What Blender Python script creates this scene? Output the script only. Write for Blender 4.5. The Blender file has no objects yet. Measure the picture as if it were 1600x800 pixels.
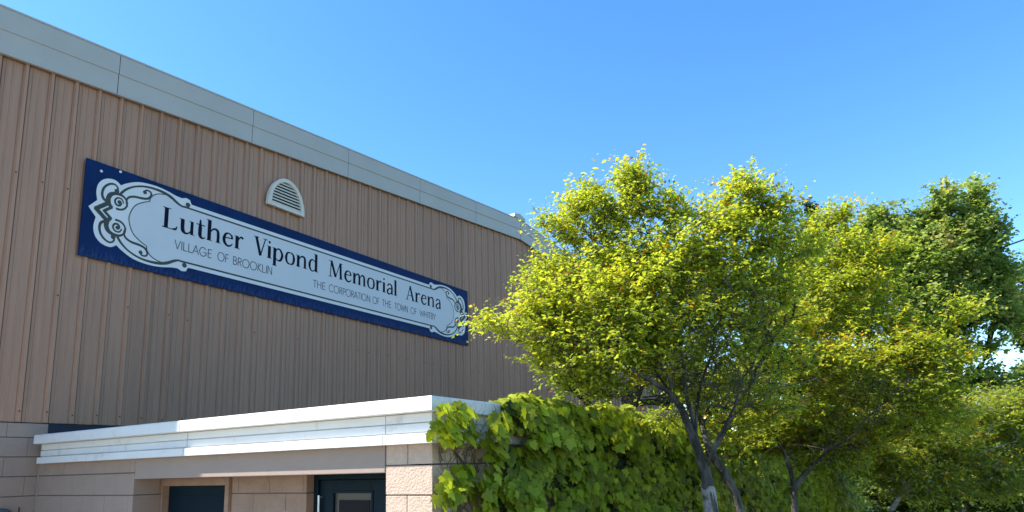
import bpy, math, random
import numpy as np
from mathutils import Vector, Matrix

scene = bpy.context.scene
H = 2.10                       # camera height above the ground, metres

# ------------------------------------------------------------------ camera
def cam_axes(yaw, pitch, roll):
    cy, sy, cp, sp, cr, sr = (math.cos(yaw), math.sin(yaw), math.cos(pitch), math.sin(pitch), math.cos(roll), math.sin(roll))
    F = np.array([sy*cp, cy*cp, sp]); R0 = np.array([cy, -sy, 0]); U0 = np.cross(R0, F)
    return cr*R0+sr*U0, -sr*R0+cr*U0, F
CR, CU, CF = cam_axes(-0.551070822, 0.175482349, -0.0282789203)
FPX, CX, CY = 1042.42, 800.0, 543.47       # focal length and optical centre in pixels of the 1600 px photo
CAM = np.array([0, 0, H])
cd = bpy.data.cameras.new('camera'); cam = bpy.data.objects.new('camera', cd); scene.collection.objects.link(cam)
cd.sensor_width = 36; cd.lens = 36*FPX/1600; cd.shift_y = (CY-400)/1600
cd.clip_start = 0.05; cd.clip_end = 2000
m = Matrix.Identity(4)
for i in range(3):
    m[i][0] = CR[i]; m[i][1] = CU[i]; m[i][2] = -CF[i]; m[i][3] = CAM[i]
cam.matrix_world = m
scene.camera = cam

# ------------------------------------------------------------------ light
SUN_AZ, SUN_EL = 232.0, 48.0               # compass style from +Y
sunv = Vector((math.sin(math.radians(SUN_AZ))*math.cos(math.radians(SUN_EL)), math.cos(math.radians(SUN_AZ))*math.cos(math.radians(SUN_EL)), math.sin(math.radians(SUN_EL))))
w = bpy.data.worlds.new("World"); scene.world = w; w.use_nodes = True
nt = w.node_tree; sky = nt.nodes.new('ShaderNodeTexSky'); sky.sky_type = 'NISHITA'; sky.sun_disc = False
sky.sun_elevation = math.radians(SUN_EL); sky.sun_rotation = math.radians(SUN_AZ)
sky.air_density = 1.0; sky.dust_density = 0.3; sky.ozone_density = 2.2; sky.altitude = 100
bg = nt.nodes['Background']; bg.inputs['Strength'].default_value = 0.13
hs = nt.nodes.new('ShaderNodeHueSaturation'); hs.inputs['Saturation'].default_value = 1.28
nt.links.new(sky.outputs[0], hs.inputs['Color']); nt.links.new(hs.outputs[0], bg.inputs[0])
sl = bpy.data.lights.new('sun', 'SUN'); sl.energy = 3.6; sl.angle = math.radians(0.53); sl.color = (1.0, 0.95, 0.87)
so = bpy.data.objects.new('sun', sl); scene.collection.objects.link(so)
so.rotation_euler = (-sunv).to_track_quat('-Z', 'Y').to_euler(); so.location = sunv*60
scene.view_settings.view_transform = 'Standard'; scene.view_settings.look = 'None'
scene.view_settings.exposure = 1.42; scene.view_settings.gamma = 1; scene.view_settings.use_curve_mapping = False
scene.cycles.max_bounces = 8; scene.cycles.transmission_bounces = 4; scene.cycles.transparent_max_bounces = 4

# ------------------------------------------------------------------ helpers
def ray(px, py):
    return CF + CR*(px-CX)/FPX - CU*(py-CY)/FPX
def at(px, py, t):
    return CAM + ray(px, py)*t
def link(o, parent=None):
    scene.collection.objects.link(o)
    if parent is not None: o.parent = parent
    return o
def tag(o, label=None, cat=None, group=None, kind=None):
    if label: o['label'] = label
    if cat: o['category'] = cat
    if group: o['group'] = group
    if kind: o['kind'] = kind
    return o
def empty(name, label, cat, loc=(0, 0, 0), group=None):
    o = bpy.data.objects.new(name, None); o.empty_display_size = .2; o.location = loc; link(o)
    return tag(o, label, cat, group)
def np_mesh(name, V, Fc, mat, parent=None, cols=None, smooth=False, mats=None, midx=None):
    """V (n,3) world coordinates; Fc list of faces or (m,k) array."""
    V = np.asarray(V, np.float32)
    if parent is not None:
        V = V - np.array(parent_loc(parent), np.float32)
    me = bpy.data.meshes.new(name)
    if isinstance(Fc, np.ndarray):
        n, k = Fc.shape
        me.vertices.add(len(V)); me.vertices.foreach_set('co', V.ravel())
        me.loops.add(n*k); me.loops.foreach_set('vertex_index', Fc.astype(np.int32).ravel())
        me.polygons.add(n); me.polygons.foreach_set('loop_start', np.arange(0, n*k, k, dtype=np.int32))
        me.update(calc_edges=True)
    else:
        me.from_pydata(V.tolist(), [], Fc); me.update()
    if cols is not None:
        a = me.color_attributes.new('tint', 'FLOAT_COLOR', 'POINT')
        c4 = np.ones((len(V), 4), np.float32); c4[:, :3] = cols; a.data.foreach_set('color', c4.ravel())
    for mm in (mats or [mat]): me.materials.append(mm)
    if midx is not None: me.polygons.foreach_set('material_index', np.asarray(midx, np.int32))
    if smooth: me.polygons.foreach_set('use_smooth', [True]*len(me.polygons))
    o = bpy.data.objects.new(name, me)
    return link(o, parent)
def parent_loc(p):
    l = Vector((0, 0, 0))
    while p is not None:
        l += p.location; p = p.parent
    return l
class MB:
    def __init__(s): s.V = []; s.F = []; s.M = []
    def add(s, V, F, mi=0):
        n = len(s.V); s.V += [tuple(v) for v in V]; s.F += [tuple(i+n for i in f) for f in F]; s.M += [mi]*len(F)
    def box(s, x0, x1, y0, y1, z0, z1, mi=0, bev=0):
        if x0 > x1: x0, x1 = x1, x0
        if y0 > y1: y0, y1 = y1, y0
        if z0 > z1: z0, z1 = z1, z0
        s.add([(x, y, z) for z in (z0, z1) for x, y in ((x0, y0), (x1, y0), (x1, y1), (x0, y1))],
              [(3, 2, 1, 0), (4, 5, 6, 7), (0, 1, 5, 4), (1, 2, 6, 5), (2, 3, 7, 6), (3, 0, 4, 7)], mi)
    def prism(s, poly, n, d, mi=0):
        """poly: 3-D polygon, extruded by d along n (cap at both ends)"""
        n = np.asarray(n, float); k = len(poly); P = [np.asarray(p, float) for p in poly]
        s.add(P+[p+n*d for p in P], [tuple(range(k))[::-1], tuple(range(k, 2*k))]+[(i, (i+1) % k, k+(i+1) % k, k+i) for i in range(k)], mi)
    def tube(s, pts, rad, n=8, mi=0):
        pts = [np.asarray(p, float) for p in pts]; rad = rad if hasattr(rad, '__len__') else [rad]*len(pts)
        V = []; F = []; up = np.array([.31, .17, .93])
        for i, p in enumerate(pts):
            d = pts[min(i+1, len(pts)-1)]-pts[max(i-1, 0)]; d = d/(np.linalg.norm(d)+1e-9)
            a = np.cross(d, up); 
            if np.linalg.norm(a) < .1: a = np.cross(d, [1, 0, 0])
            a /= np.linalg.norm(a); b = np.cross(d, a)
            for k in range(n):
                t = 2*math.pi*k/n; V.append(p+rad[i]*(a*math.cos(t)+b*math.sin(t)))
        for i in range(len(pts)-1):
            for k in range(n): F.append((i*n+k, i*n+(k+1) % n, (i+1)*n+(k+1) % n, (i+1)*n+k))
        F.append(tuple(range(n))[::-1]); F.append(tuple(range((len(pts)-1)*n, len(pts)*n)))
        s.add(V, F, mi)
    def build(s, name, mat, parent=None, smooth=False, bevel=0):
        mats = mat if isinstance(mat, list) else [mat]
        o = np_mesh(name, np.array(s.V), s.F, None, parent, smooth=smooth, mats=mats, midx=s.M)
        if bevel:
            b = o.modifiers.new('bevel', 'BEVEL'); b.width = bevel; b.segments = 2; b.limit_method = 'ANGLE'; b.angle_limit = .6
        return o

# ------------------------------------------------------------------ materials
def mat(name, col, rough=.7, col2=None, scale=6, bump=0, bscale=60, stretch=(1, 1, 1), spec=.35, metal=0, mix=(.4, .62), extra=None, detail=5):
    m = bpy.data.materials.new(name); m.use_nodes = True; t = m.node_tree; N = t.nodes; L = t.links
    p = N['Principled BSDF']; p.inputs['Roughness'].default_value = rough; p.inputs['Specular IOR Level'].default_value = spec
    p.inputs['Metallic'].default_value = metal
    p.inputs['Base Color'].default_value = (*col, 1)
    tc = N.new('ShaderNodeTexCoord'); mp = N.new('ShaderNodeMapping'); mp.inputs['Scale'].default_value = stretch
    L.new(tc.outputs['Object'], mp.inputs[0])
    src = None
    if col2:
        n = N.new('ShaderNodeTexNoise'); n.inputs['Scale'].default_value = scale; n.inputs['Detail'].default_value = detail; n.inputs['Roughness'].default_value = .62
        L.new(mp.outputs[0], n.inputs['Vector'])
        r = N.new('ShaderNodeValToRGB'); r.color_ramp.elements[0].position = mix[0]; r.color_ramp.elements[1].position = mix[1]
        r.color_ramp.elements[0].color = (*col, 1); r.color_ramp.elements[1].color = (*col2, 1)
        L.new(n.outputs['Fac'], r.inputs[0]); L.new(r.outputs[0], p.inputs['Base Color']); src = r.outputs[0]
    if bump:
        n2 = N.new('ShaderNodeTexNoise'); n2.inputs['Scale'].default_value = bscale; n2.inputs['Detail'].default_value = 6
        L.new(tc.outputs['Object'], n2.inputs['Vector'])
        b = N.new('ShaderNodeBump'); b.inputs['Strength'].default_value = bump; b.inputs['Distance'].default_value = .02
        L.new(n2.outputs['Fac'], b.inputs['Height']); L.new(b.outputs[0], p.inputs['Normal'])
    if extra: extra(m, t, p, mp, tc, src)
    return m
def stains(col, scale, stretch, lo, hi, amount=1.0):
    """an extra layer of dirt with a shape of its own"""
    def f(m, t, p, mp, tc, src):
        N, L = t.nodes, t.links
        mp2 = N.new('ShaderNodeMapping'); mp2.inputs['Scale'].default_value = stretch; L.new(tc.outputs['Object'], mp2.inputs[0])
        n = N.new('ShaderNodeTexNoise'); n.inputs['Scale'].default_value = scale; n.inputs['Detail'].default_value = 7; n.inputs['Roughness'].default_value = .7
        L.new(mp2.outputs[0], n.inputs['Vector'])
        r = N.new('ShaderNodeMapRange'); r.inputs[1].default_value = lo; r.inputs[2].default_value = hi; r.inputs[4].default_value = amount
        L.new(n.outputs['Fac'], r.inputs[0])
        mx = N.new('ShaderNodeMix'); mx.data_type = 'RGBA'; L.new(r.outputs[0], mx.inputs[0])
        if src is not None: L.new(src, mx.inputs[6])
        else: mx.inputs[6].default_value = p.inputs['Base Color'].default_value
        mx.inputs[7].default_value = (*col, 1); L.new(mx.outputs[2], p.inputs['Base Color'])
    return f
M = {}
def sheets(m, t, p, mp, tc, src):
    stains((.20, .11, .065), 2.2, (1, 7, .4), .55, .85, .35)(m, t, p, mp, tc, src)
    N, L = t.nodes, t.links; prev = p.inputs['Base Color'].links[0].from_socket
    sx = N.new('ShaderNodeSeparateXYZ'); L.new(tc.outputs['Object'], sx.inputs[0])
    dv = N.new('ShaderNodeMath'); dv.operation = 'DIVIDE'; dv.inputs[1].default_value = .795; L.new(sx.outputs['Y'], dv.inputs[0])
    fl = N.new('ShaderNodeMath'); fl.operation = 'FLOOR'; L.new(dv.outputs[0], fl.inputs[0])
    wn = N.new('ShaderNodeTexWhiteNoise'); wn.noise_dimensions = '1D'; L.new(fl.outputs[0], wn.inputs['W'])
    mr = N.new('ShaderNodeMapRange'); mr.inputs[3].default_value = .92; mr.inputs[4].default_value = 1.05; L.new(wn.outputs['Value'], mr.inputs[0])
    mx = N.new('ShaderNodeMix'); mx.data_type = 'RGBA'; mx.blend_type = 'MULTIPLY'; mx.inputs[0].default_value = 1
    L.new(prev, mx.inputs[6]); L.new(mr.outputs[0], mx.inputs[7]); L.new(mx.outputs[2], p.inputs['Base Color'])
M['siding'] = mat('siding_paint', (.465, .255, .155), .5, (.395, .215, .130), 3.2, .05, 30, (1, 5, .35), mix=(.3, .7), extra=sheets)
M['fascia'] = mat('fascia_metal', (.50, .46, .395), .5, (.46, .42, .36), 1.3, .04, 12, (1, 1, 1), mix=(.3, .7), extra=stains((.30, .31, .29), 3, (1, 1, .4), .62, .8, .5))
M['white'] = mat('white_cornice', (.80, .77, .71), .5, (.73, .70, .64), 2.5, .05, 25, (1, 1, 3), mix=(.35, .7), extra=stains((.40, .36, .30), 6, (1, 2.5, .8), .56, .82, .75))
M['block'] = mat('painted_block', (.38, .272, .205), .85, (.34, .242, .182), 4, .35, 90, mix=(.3, .7), extra=stains((.30, .24, .2), 7, (1, 1, .4), .6, .8, .5))
M['rough_block'] = mat('split_face_block', (.57, .42, .31), .92, (.50, .365, .27), 16, .55, 55, mix=(.35, .65))
M['smooth'] = mat('lintel_plaster', (.36, .272, .215), .85, (.33, .248, .197), 2.5, .12, 30, mix=(.3, .7), extra=stains((.25, .2, .16), 22, (1, 1, 1), .70, .76, .6))
M['mortar'] = mat('mortar', (.16, .125, .105), .95)
M['tan'] = mat('tan_frame', (.36, .22, .14), .6, (.3, .18, .115), 8)
M['recess'] = mat('recess_block', (.36, .235, .16), .9, (.31, .2, .135), 5, .3, 80)
M['navydoor'] = mat('navy_door', (.003, .014, .022), .5, (.004, .016, .025), 3, spec=.12)
def scuffs(m, t, p, mp, tc, src):
    stains((.03, .055, .14), 3, (1, 1.2, .8), .6, .85, .25)(m, t, p, mp, tc, src)
    N, L = t.nodes, t.links; prev = p.inputs['Base Color'].links[0].from_socket
    sx = N.new('ShaderNodeSeparateXYZ'); L.new(tc.outputs['Object'], sx.inputs[0])
    a = N.new('ShaderNodeMapRange'); a.inputs[1].default_value = .0; a.inputs[2].default_value = .17; a.inputs[3].default_value = 1; a.inputs[4].default_value = 0; L.new(sx.outputs['Z'], a.inputs[0])
    m2 = N.new('ShaderNodeMapping'); m2.inputs['Scale'].default_value = (1, 9, 2.2); L.new(tc.outputs['Object'], m2.inputs[0])
    n = N.new('ShaderNodeTexNoise'); n.inputs['Scale'].default_value = 3.5; n.inputs['Detail'].default_value = 8; n.inputs['Roughness'].default_value = .75; L.new(m2.outputs[0], n.inputs['Vector'])
    b = N.new('ShaderNodeMapRange'); b.inputs[1].default_value = .45; b.inputs[2].default_value = .9; L.new(n.outputs['Fac'], b.inputs[0])
    c = N.new('ShaderNodeMath'); c.operation = 'MULTIPLY'; L.new(a.outputs[0], c.inputs[0]); L.new(b.outputs[0], c.inputs[1])
    mx = N.new('ShaderNodeMix'); mx.data_type = 'RGBA'; L.new(c.outputs[0], mx.inputs[0]); L.new(prev, mx.inputs[6]); mx.inputs[7].default_value = (.10, .14, .26, 1)
    L.new(mx.outputs[2], p.inputs['Base Color'])
M['navy'] = mat('sign_navy', (.003, .020, .080), .6, (.004, .025, .10), 3, spec=.12, extra=scuffs)
M['plate'] = mat('sign_white', (.76, .735, .69), .5, (.72, .70, .66), 3, mix=(.3, .7), extra=stains((.45, .47, .46), 8, (1, 1, .5), .66, .85, .5))
M['panelw'] = mat('sign_pale_panel', (.66, .65, .63), .5, (.62, .615, .60), 2, mix=(.3, .7))
M['olive'] = mat('sign_olive', (.045, .05, .04), .6, (.06, .065, .055), 12)
M['ink'] = mat('sign_ink', (.004, .007, .02), .6, spec=.1)
M['grayink'] = mat('sign_grey_ink', (.11, .11, .12), .6)
M['vent'] = mat('vent_plastic', (.74, .65, .51), .5, (.68, .59, .46), 9)
M['dark'] = mat('dark_gap', (.012, .012, .014), .9)
M['rust'] = mat('screw', (.04, .025, .02), .7)
M['flash'] = mat('navy_flashing', (.010, .016, .035), .5)
M['roof'] = mat('roof_membrane', (.2, .2, .19), .9, (.14, .14, .13), 3)
M['bark'] = mat('bark', (.045, .038, .03), .95, (.17, .155, .135), 9, .8, 70, (1, 1, .35), mix=(.42, .66))
M['barkdark'] = mat('dark_bark', (.02, .017, .015), .95, (.05, .043, .036), 9, .8, 70)
M['barkpale'] = mat('pale_bark', (.22, .205, .185), .95, (.40, .38, .35), 14, .8, 70, mix=(.35, .6), extra=stains((.05, .04, .035), 9, (1, 1, 1), .56, .66, .8))
M['vine'] = mat('vine_stem', (.11, .075, .05), .95, (.2, .15, .11), 20)
M['metalgrey'] = mat('grey_metal', (.12, .13, .13), .5, metal=.2)
M['cable'] = mat('cable', (.02, .02, .022), .6)
def leafmat(name, transl=.45, rough=.45, spec=.4):
    m = bpy.data.materials.new(name); m.use_nodes = True; t = m.node_tree; N = t.nodes; L = t.links
    p = N['Principled BSDF']; out = N['Material Output']; p.inputs['Roughness'].default_value = rough; p.inputs['Specular IOR Level'].default_value = spec
    a = N.new('ShaderNodeAttribute'); a.attribute_name = 'tint'
    L.new(a.outputs['Color'], p.inputs['Base Color'])
    tr = N.new('ShaderNodeBsdfTranslucent')
    hs = N.new('ShaderNodeMix'); hs.data_type = 'RGBA'; hs.blend_type = 'MULTIPLY'; hs.inputs[0].default_value = 1
    L.new(a.outputs['Color'], hs.inputs[6]); hs.inputs[7].default_value = (1.6, 1.6, .8, 1); L.new(hs.outputs[2], tr.inputs['Color'])
    mx = N.new('ShaderNodeMixShader'); mx.inputs[0].default_value = transl
    L.new(p.outputs[0], mx.inputs[1]); L.new(tr.outputs[0], mx.inputs[2]); L.new(mx.outputs[0], out.inputs['Surface'])
    return m
M['leaf'] = leafmat('leaf_blade', .55)
M['ivyleaf'] = leafmat('ivy_blade', .38, .5, .25)

# ------------------------------------------------------------------ ground
def grid_sheet(name, x0, x1, y0, y1, z, mt, kind='structure'):
    o = np_mesh(name, [(x0, y0, z), (x1, y0, z), (x1, y1, z), (x0, y1, z)], [(0, 1, 2, 3)], mt); o['kind'] = kind; return o
M['grass'] = mat('grass_ground', (.045, .07, .02), 1, (.08, .09, .035), 3, 1, 60)
M['asphalt'] = mat('asphalt', (.05, .05, .052), .95, (.065, .065, .065), 30, .5, 200)
M['concrete'] = mat('concrete', (.38, .37, .34), .95, (.32, .31, .29), 4, .3, 120)
grid_sheet('ground', -900, 900, -900, 900, 0, M['grass'])
grid_sheet('pavement', -8.25, -1.2, -14, 3.5, .008, M['concrete'])
grid_sheet('parking_lot', -1.2, 40, -40, 3.5, .004, M['asphalt'])

# ------------------------------------------------------------------ arena building
WX = -8.293                                  # outer face of the ribs
Y0, YR = 1.29, 14.0; Y1 = 2*YR-Y0
def zb(y): return H+(4.425+.0893*y if y < YR else 4.425+.0893*YR-.0893*(y-YR))     # underside of the fascia
def zt(y): return H+(4.975+.0865*y if y < YR else 4.975+.0865*YR-.0865*(y-YR))     # top of the fascia
ZS = H+.617
arena = empty('arena_building', 'large brown ribbed metal arena hall with pale grey roof fascia, on a block base', 'building', (WX, Y0, 0))
# ribbed siding: one pitch is .265 m, one deep rib and two slight ones
PROF = [(0, 0), (.028, 0), (.031, -.010), (.034, 0), (.048, .030), (.078, .030), (.090, 0), (.094, -.016), (.098, 0), (.128, 0), (.132, .008), (.144, .008), (.149, 0), (.196, 0), (.200, .008), (.212, .008), (.217, 0)]
def siding(axis):
    V = []; F = []
    if axis == 'x':
        ys = []; base = WX-.032; k = 0; y = Y0-.265+.12
        while y < Y1:
            for dy, h in PROF:
                if Y0 <= y+dy <= Y1: ys.append((y+dy, base+h))
            y += .2650
        if YR not in [a for a, _ in ys]: ys.append((YR, base)); ys.sort()
        for a, x in ys: V += [(x, a, ZS), (x, a, zb(a)+.06)]
    else:
        xs = []; x = WX-.03
        while x > -36:
            for dx, h in PROF: xs.append((x-dx, Y0+.026-h))
            x -= .265
        for x, a in xs: V += [(x, a, ZS), (x, a, zb(Y0)+.06)]
    n = len(V)//2
    F = [(2*i, 2*i+2, 2*i+3, 2*i+1) for i in range(n-1)]
    return V, F
mb = MB(); V, F = siding('x'); mb.add(V, F); V, F = siding('y'); mb.add(V, F)
mb.box(-36, WX-.03, Y1-.1, Y1, ZS, zb(Y1)); mb.box(-36.1, -36, Y0, Y1, 0, zb(Y0))
mb.box(WX-.028, WX+.004, Y0-.004, Y0+.05, ZS-.01, zb(Y0))      # corner trim
mb.box(WX-.054, WX-.050, Y0, Y1, ZS-.002, zb(Y0))
mb.build('siding', M['siding'], arena)
# rusty screws in the siding
scr = None; nscrew = 0; rnd = random.Random(3)
for k in range(100):
    y = Y0-.265+.12+.265*k+.06
    if y > Y1-.1 or y < Y0: continue
    for zz in (ZS+.10, ZS+1.45, ZS+2.75):
        if (rnd.random() < .55 or zz < ZS+.2) and y < 15 and nscrew < 98:
            dz = rnd.uniform(-.02, .02); nscrew += 1
            if scr is None:
                mb = MB(); mb.box(0, .006, -.007, .007, -.007, .007); scr = mb.build('screw', M['rust']); scr.parent = arena
            else:
                scr = scr.copy(); scene.collection.objects.link(scr)
            scr.location = Vector((WX-.001, y-.004, zz+dz))-arena.location
# fascia: two lapped metal pieces with a seam every 1.99 m
fx = WX+.0
def fzs(y, f): return zb(y)*(1-f)+zt(y)*f
fas = MB()
seams = [Y0-.1]+[4.03+1.992*i for i in range(-1, 13) if Y0 < 4.03+1.992*i < Y1]+[Y1+.1]
ev = sorted(seams+[YR])
for a, b in zip(ev[:-1], ev[1:]):
    if b-a < .05: continue
    ga = .004 if a in seams else 0; gb = .004 if b in seams else 0
    a2, b2 = a+ga, b-gb
    for f0, f1, out in ((0, .53, .045), (.515, 1.0, .056)):
        V = []
        for y in (a2, b2):
            z0, z1 = fzs(y, f0), fzs(y, f1)
            V += [(fx, y, z0), (fx+out, y, z0), (fx+out, y, z1), (fx, y, z1)]
        fas.add(V, [(0, 1, 2, 3), (7, 6, 5, 4), (1, 5, 6, 2), (0, 4, 5, 1), (3, 2, 6, 7), (0, 3, 7, 4)])
fas.box(-36.1, fx+.10, Y0-.10, Y0, zb(Y0)-.01, zt(Y0)-.01)
fas.build('roof_fascia', M['fascia'], arena, bevel=.003)
mb = MB(); 
for a, b in zip(ev[:-1], ev[1:]):
    V = []
    for y in (a, b): V += [(fx, y, zb(y)+.02), (fx+.04, y, zb(y)+.02), (fx+.04, y, zt(y)-.02), (fx, y, zt(y)-.02)]
    mb.add(V, [(0, 1, 2, 3), (7, 6, 5, 4), (1, 5, 6, 2), (0, 4, 5, 1), (3, 2, 6, 7), (0, 3, 7, 4)])
mb.build('fascia_backing', M['dark'], arena)
mb = MB()                                    # roof deck and its metal edge
for a, b in ((Y0-.11, YR), (YR, Y1+.11)):
    V = []
    for y in (a, b): V += [(-36.1, y, zt(y)+.001), (fx+.063, y, zt(y)+.001), (fx+.063, y, zt(y)+.022), (-36.1, y, zt(y)+.022)]
    mb.add(V, [(0, 1, 2, 3), (7, 6, 5, 4), (1, 5, 6, 2), (0, 4, 5, 1), (3, 2, 6, 7), (0, 3, 7, 4)])
mb.build('roof', M['fascia'], arena)
mb = MB()                                    # ridge cap, bent sheet
zr = zt(YR)+.022
prof = [(-.28, zr-.015), (-.25, zr+.075), (0, zr+.13), (.25, zr+.075), (.28, zr-.015)]
mb.prism([(WX+.075, YR-.05+y, z) for y, z in prof], (-1, 0, 0), 26)
mb.build('ridge_cap', M['fascia'], arena, bevel=.004)

def blocks(mb, axis, plane, a0, a1, z0, z1, depth, off=0, length=.42, course=.2075, zref=H+.0375, face=1, gap=.005, mi=0, jit=.0015):
    """running-bond blocks; axis 'x': wall plane x=plane along y; 'y': plane y=plane along x"""
    k0 = math.floor((z0-zref)/course)
    k = k0
    r = random.Random(int(plane*100)+7)
    while zref+k*course < z1-.01:
        za, zc = max(z0, zref+k*course+gap), min(z1, zref+(k+1)*course-gap)
        if zc-za > .015:
            s = a0-off-(length/2 if k % 2 else 0)
            while s < a1:
                p, q = max(a0, s+gap*.32), min(a1, s+length-gap*.32)
                if q-p > .02:
                    j = r.uniform(-jit, jit)
                    if axis == 'x': mb.box(plane+j, plane+j-face*depth, p, q, za, zc, mi)
                    else: mb.box(p, q, plane+j, plane+j+face*depth, za, zc, mi)
                s += length
        k += 1
bm_ = MB(); BX = WX-.012
blocks(bm_, 'x', BX, Y0, Y1, 0, ZS-.012, .15, off=.16)
bm_.box(BX-.008, BX-.2, Y0, Y1, 0, ZS-.014, 1)
blocks(bm_, 'y', Y0, -36, BX-.16, 0, ZS-.012, .15, off=.1)
bm_.box(-36, BX-.16, Y0+.008, Y0+.2, 0, ZS-.014, 1)
bm_.build('block_base', [M['block'], M['mortar']], arena, bevel=.003)
# vent with half-round hood and louvres
vent = MB(); vy0, vy1, vz = 6.352, 7.062, H+4.095
vc = (vy0+vy1)/2; vr = (vy1-vy0)/2; vx = WX+.002
def arch(r, base, n=20, hf=1.42):
    return [(-r, base)]+[(-r*math.cos(math.pi*i/n), base+.02+(r*hf)*math.sin(math.pi*i/n)) for i in range(n+1)]+[(r, base)]
A_ = arch(vr, 0); B_ = arch(vr*.80, .055, hf=1.36)
k = len(A_)
V = [(vx+.05, vc+a, vz+b) for a, b in A_]+[(vx+.05, vc+a, vz+b) for a, b in B_]+[(vx, vc+a*1.03, vz+b) for a, b in A_]+[(vx, vc+a, vz+b) for a, b in B_]
F = []
for i in range(k):
    j = (i+1) % k
    F += [(i, j, k+j, k+i), (2*k+i, 2*k+j, j, i), (k+i, k+j, 3*k+j, 3*k+i)]
vent.add(V, F)
vo = vent.build('vent', M['vent'], arena, bevel=.004)
lv = MB()
for i in range(9):
    z = .06+i*.05
    tt = (z-.075)/(vr*.8*1.36); 
    if tt >= .97: continue
    hw = vr*.8*math.sqrt(max(0, 1-max(tt, 0)**2))*.985
    lv.add([(vx+.022, vc-hw, vz+z+.034), (vx+.040, vc-hw, vz+z+.004), (vx+.040, vc+hw, vz+z+.004), (vx+.022, vc+hw, vz+z+.034),
            (vx+.018, vc-hw, vz+z+.031), (vx+.037, vc-hw, vz+z), (vx+.037, vc+hw, vz+z), (vx+.018, vc+hw, vz+z+.031)],
           [(0, 1, 2, 3), (7, 6, 5, 4), (1, 5, 6, 2), (0, 4, 5, 1), (3, 2, 6, 7), (0, 3, 7, 4)])
lo = lv.build('louvre', M['vent'], vo)
mb = MB(); mb.prism([(vx, vc+a*1.02, vz+b) for a, b in B_], (1, 0, 0), .003); mb.build('vent_back', M['dark'], vo)
mb = MB(); mb.box(WX-.033, WX-.004, 3.62, 8.6, H+.3, ZS-.012); mb.build('flashing', M['flash'], arena)

# ------------------------------------------------------------------ entrance annex
YE, XE = 3.563, -2.841
annex = empty('entrance_annex', 'low painted block entrance with white stepped cornice, in front of the brown hall', 'building', (XE, YE, 0))
XL, XP, ZO = -6.41, -3.255, H-.022            # opening
YB = 8.6
mb = MB()
blocks(mb, 'y', YE, WX+.002, XL, 0, H+.30, .251, off=.3)
mb.box(WX+.002, XL-.006, YE+.008, YE+.25, 0, H+.2, 1)
mb.box(WX+.001, WX+.014, YE-.012, YE+.004, 0, H+.16, 0)                                  # sealant bead where the walls meet
mb.build('front_wall', [M['block'], M['mortar']], annex, bevel=.003)
mb = MB()
mb.box(XL, XP-.008, YE+.001, YE+.24, ZO, H+.3)
mb.build('lintel', M['smooth'], annex, bevel=.006)
mb = MB()                                    # pillar and side wall
zr = H+.0275
for kk in range(-11, 2):
    za, zc = zr+kk*.2025+.004, zr+(kk+1)*.2025-.004
    za = max(za, 0)
    if kk % 2 == 0 and kk >= 0: cuts = [XP, XP+.20, XE]
    elif kk % 2 == 0: cuts = [XP, XP+.195, XE]
    else: cuts = [XP, XE]
    for a, b in zip(cuts[:-1], cuts[1:]): mb.box(a+.003, b-(.003 if b != XE else 0), YE+rnd.uniform(-.002, .002), YE+.2, za, zc, 0)
mb.box(XP+.006, XE-.2, YE+.008, YE+.22, 0, H+.3, 1)
mb.build('corner_pillar', [M['rough_block'], M['mortar']], annex, bevel=.004)
mb = MB(); blocks(mb, 'x', XE, YE+.205, YB, 0, H+.3, .15, zref=zr, course=.2025, off=.1)
mb.box(XE-.008, XE-.2, YE+.2, YB, 0, H+.29, 1)
mb.box(WX, XE-.2, YB-.2, YB, 0, H+.28, 0)
mb.build('side_wall', [M['rough_block'], M['mortar']], annex, bevel=.004)
# recess
YD1, XJ, YD2 = 3.86, -4.39, 3.955
mb = MB()
blocks(mb, 'x', XL-.0, YE+.252, YD1, 0, ZO+.02, .14, off=.1)
mb.box(XL-.008, XL-.15, YE+.25, YD1, 0, ZO+.02, 1)
mb.build('recess_wall', [M['recess'], M['mortar']], annex, bevel=.002); mb = MB()
blocks(mb, 'y', YD1, -5.36, XJ, 0, ZO+.02, .08, off=.12)
mb.box(-5.36, XJ-.01, YD1+.006, YD2+.05, 0, ZO+.02, 1)
blocks(mb, 'x', XJ, YD1+.081, YD2, 0, ZO+.02, .08)
mb.build('recess_wall', [M['recess'], M['mortar']], annex, bevel=.002)
mb = MB(); mb.box(XP, XP+.003, YE+.225, YD2, 0, ZO); mb.build('recess_wall', M['recess'], annex)
mb = MB(); mb.box(XL, XP, YE+.241, YD2+.2, ZO+.004, ZO+.05); mb.build('recess_soffit', M['tan'], annex)
d1 = MB()                                    # tan frame with a dark unlit door behind
for a, b in ((-6.408, -6.385), (-5.42, -5.365)): d1.box(a, b, YD1-.03, YD1+.06, 0, ZO-.002)
d1.box(-6.385, -5.42, YD1-.028, YD1+.06, ZO-.075, ZO-.003)
fr = d1.build('door_frame', M['tan'], annex, bevel=.003)
mb = MB(); mb.box(-6.385, -5.42, YD1+.04, YD1+.08, 0, ZO-.075); mb.box(-6.30, -5.50, YD1+.034, YD1+.04, .9, ZO-.17)
dd = mb.build('door', M['navydoor'], annex); tag(dd, 'plain dark door in a tan frame')
mb = MB()                                    # navy glazed door
mb.box(XJ+.002, XJ+.05, YD2-.02, YD2+.06, 0, ZO-.002); mb.box(XP-.10, XP-.002, YD2-.02, YD2+.06, 0, ZO-.002); mb.box(XJ+.05, XP-.10, YD2-.018, YD2+.06, ZO-.045, ZO-.003)
mb.build('door_frame', M['navydoor'], annex, bevel=.004)
xa, xb = XJ+.055, XP-.105; wa, wb, wz = XJ+.215, XJ+.63, ZO-.155
mb = MB()
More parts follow.
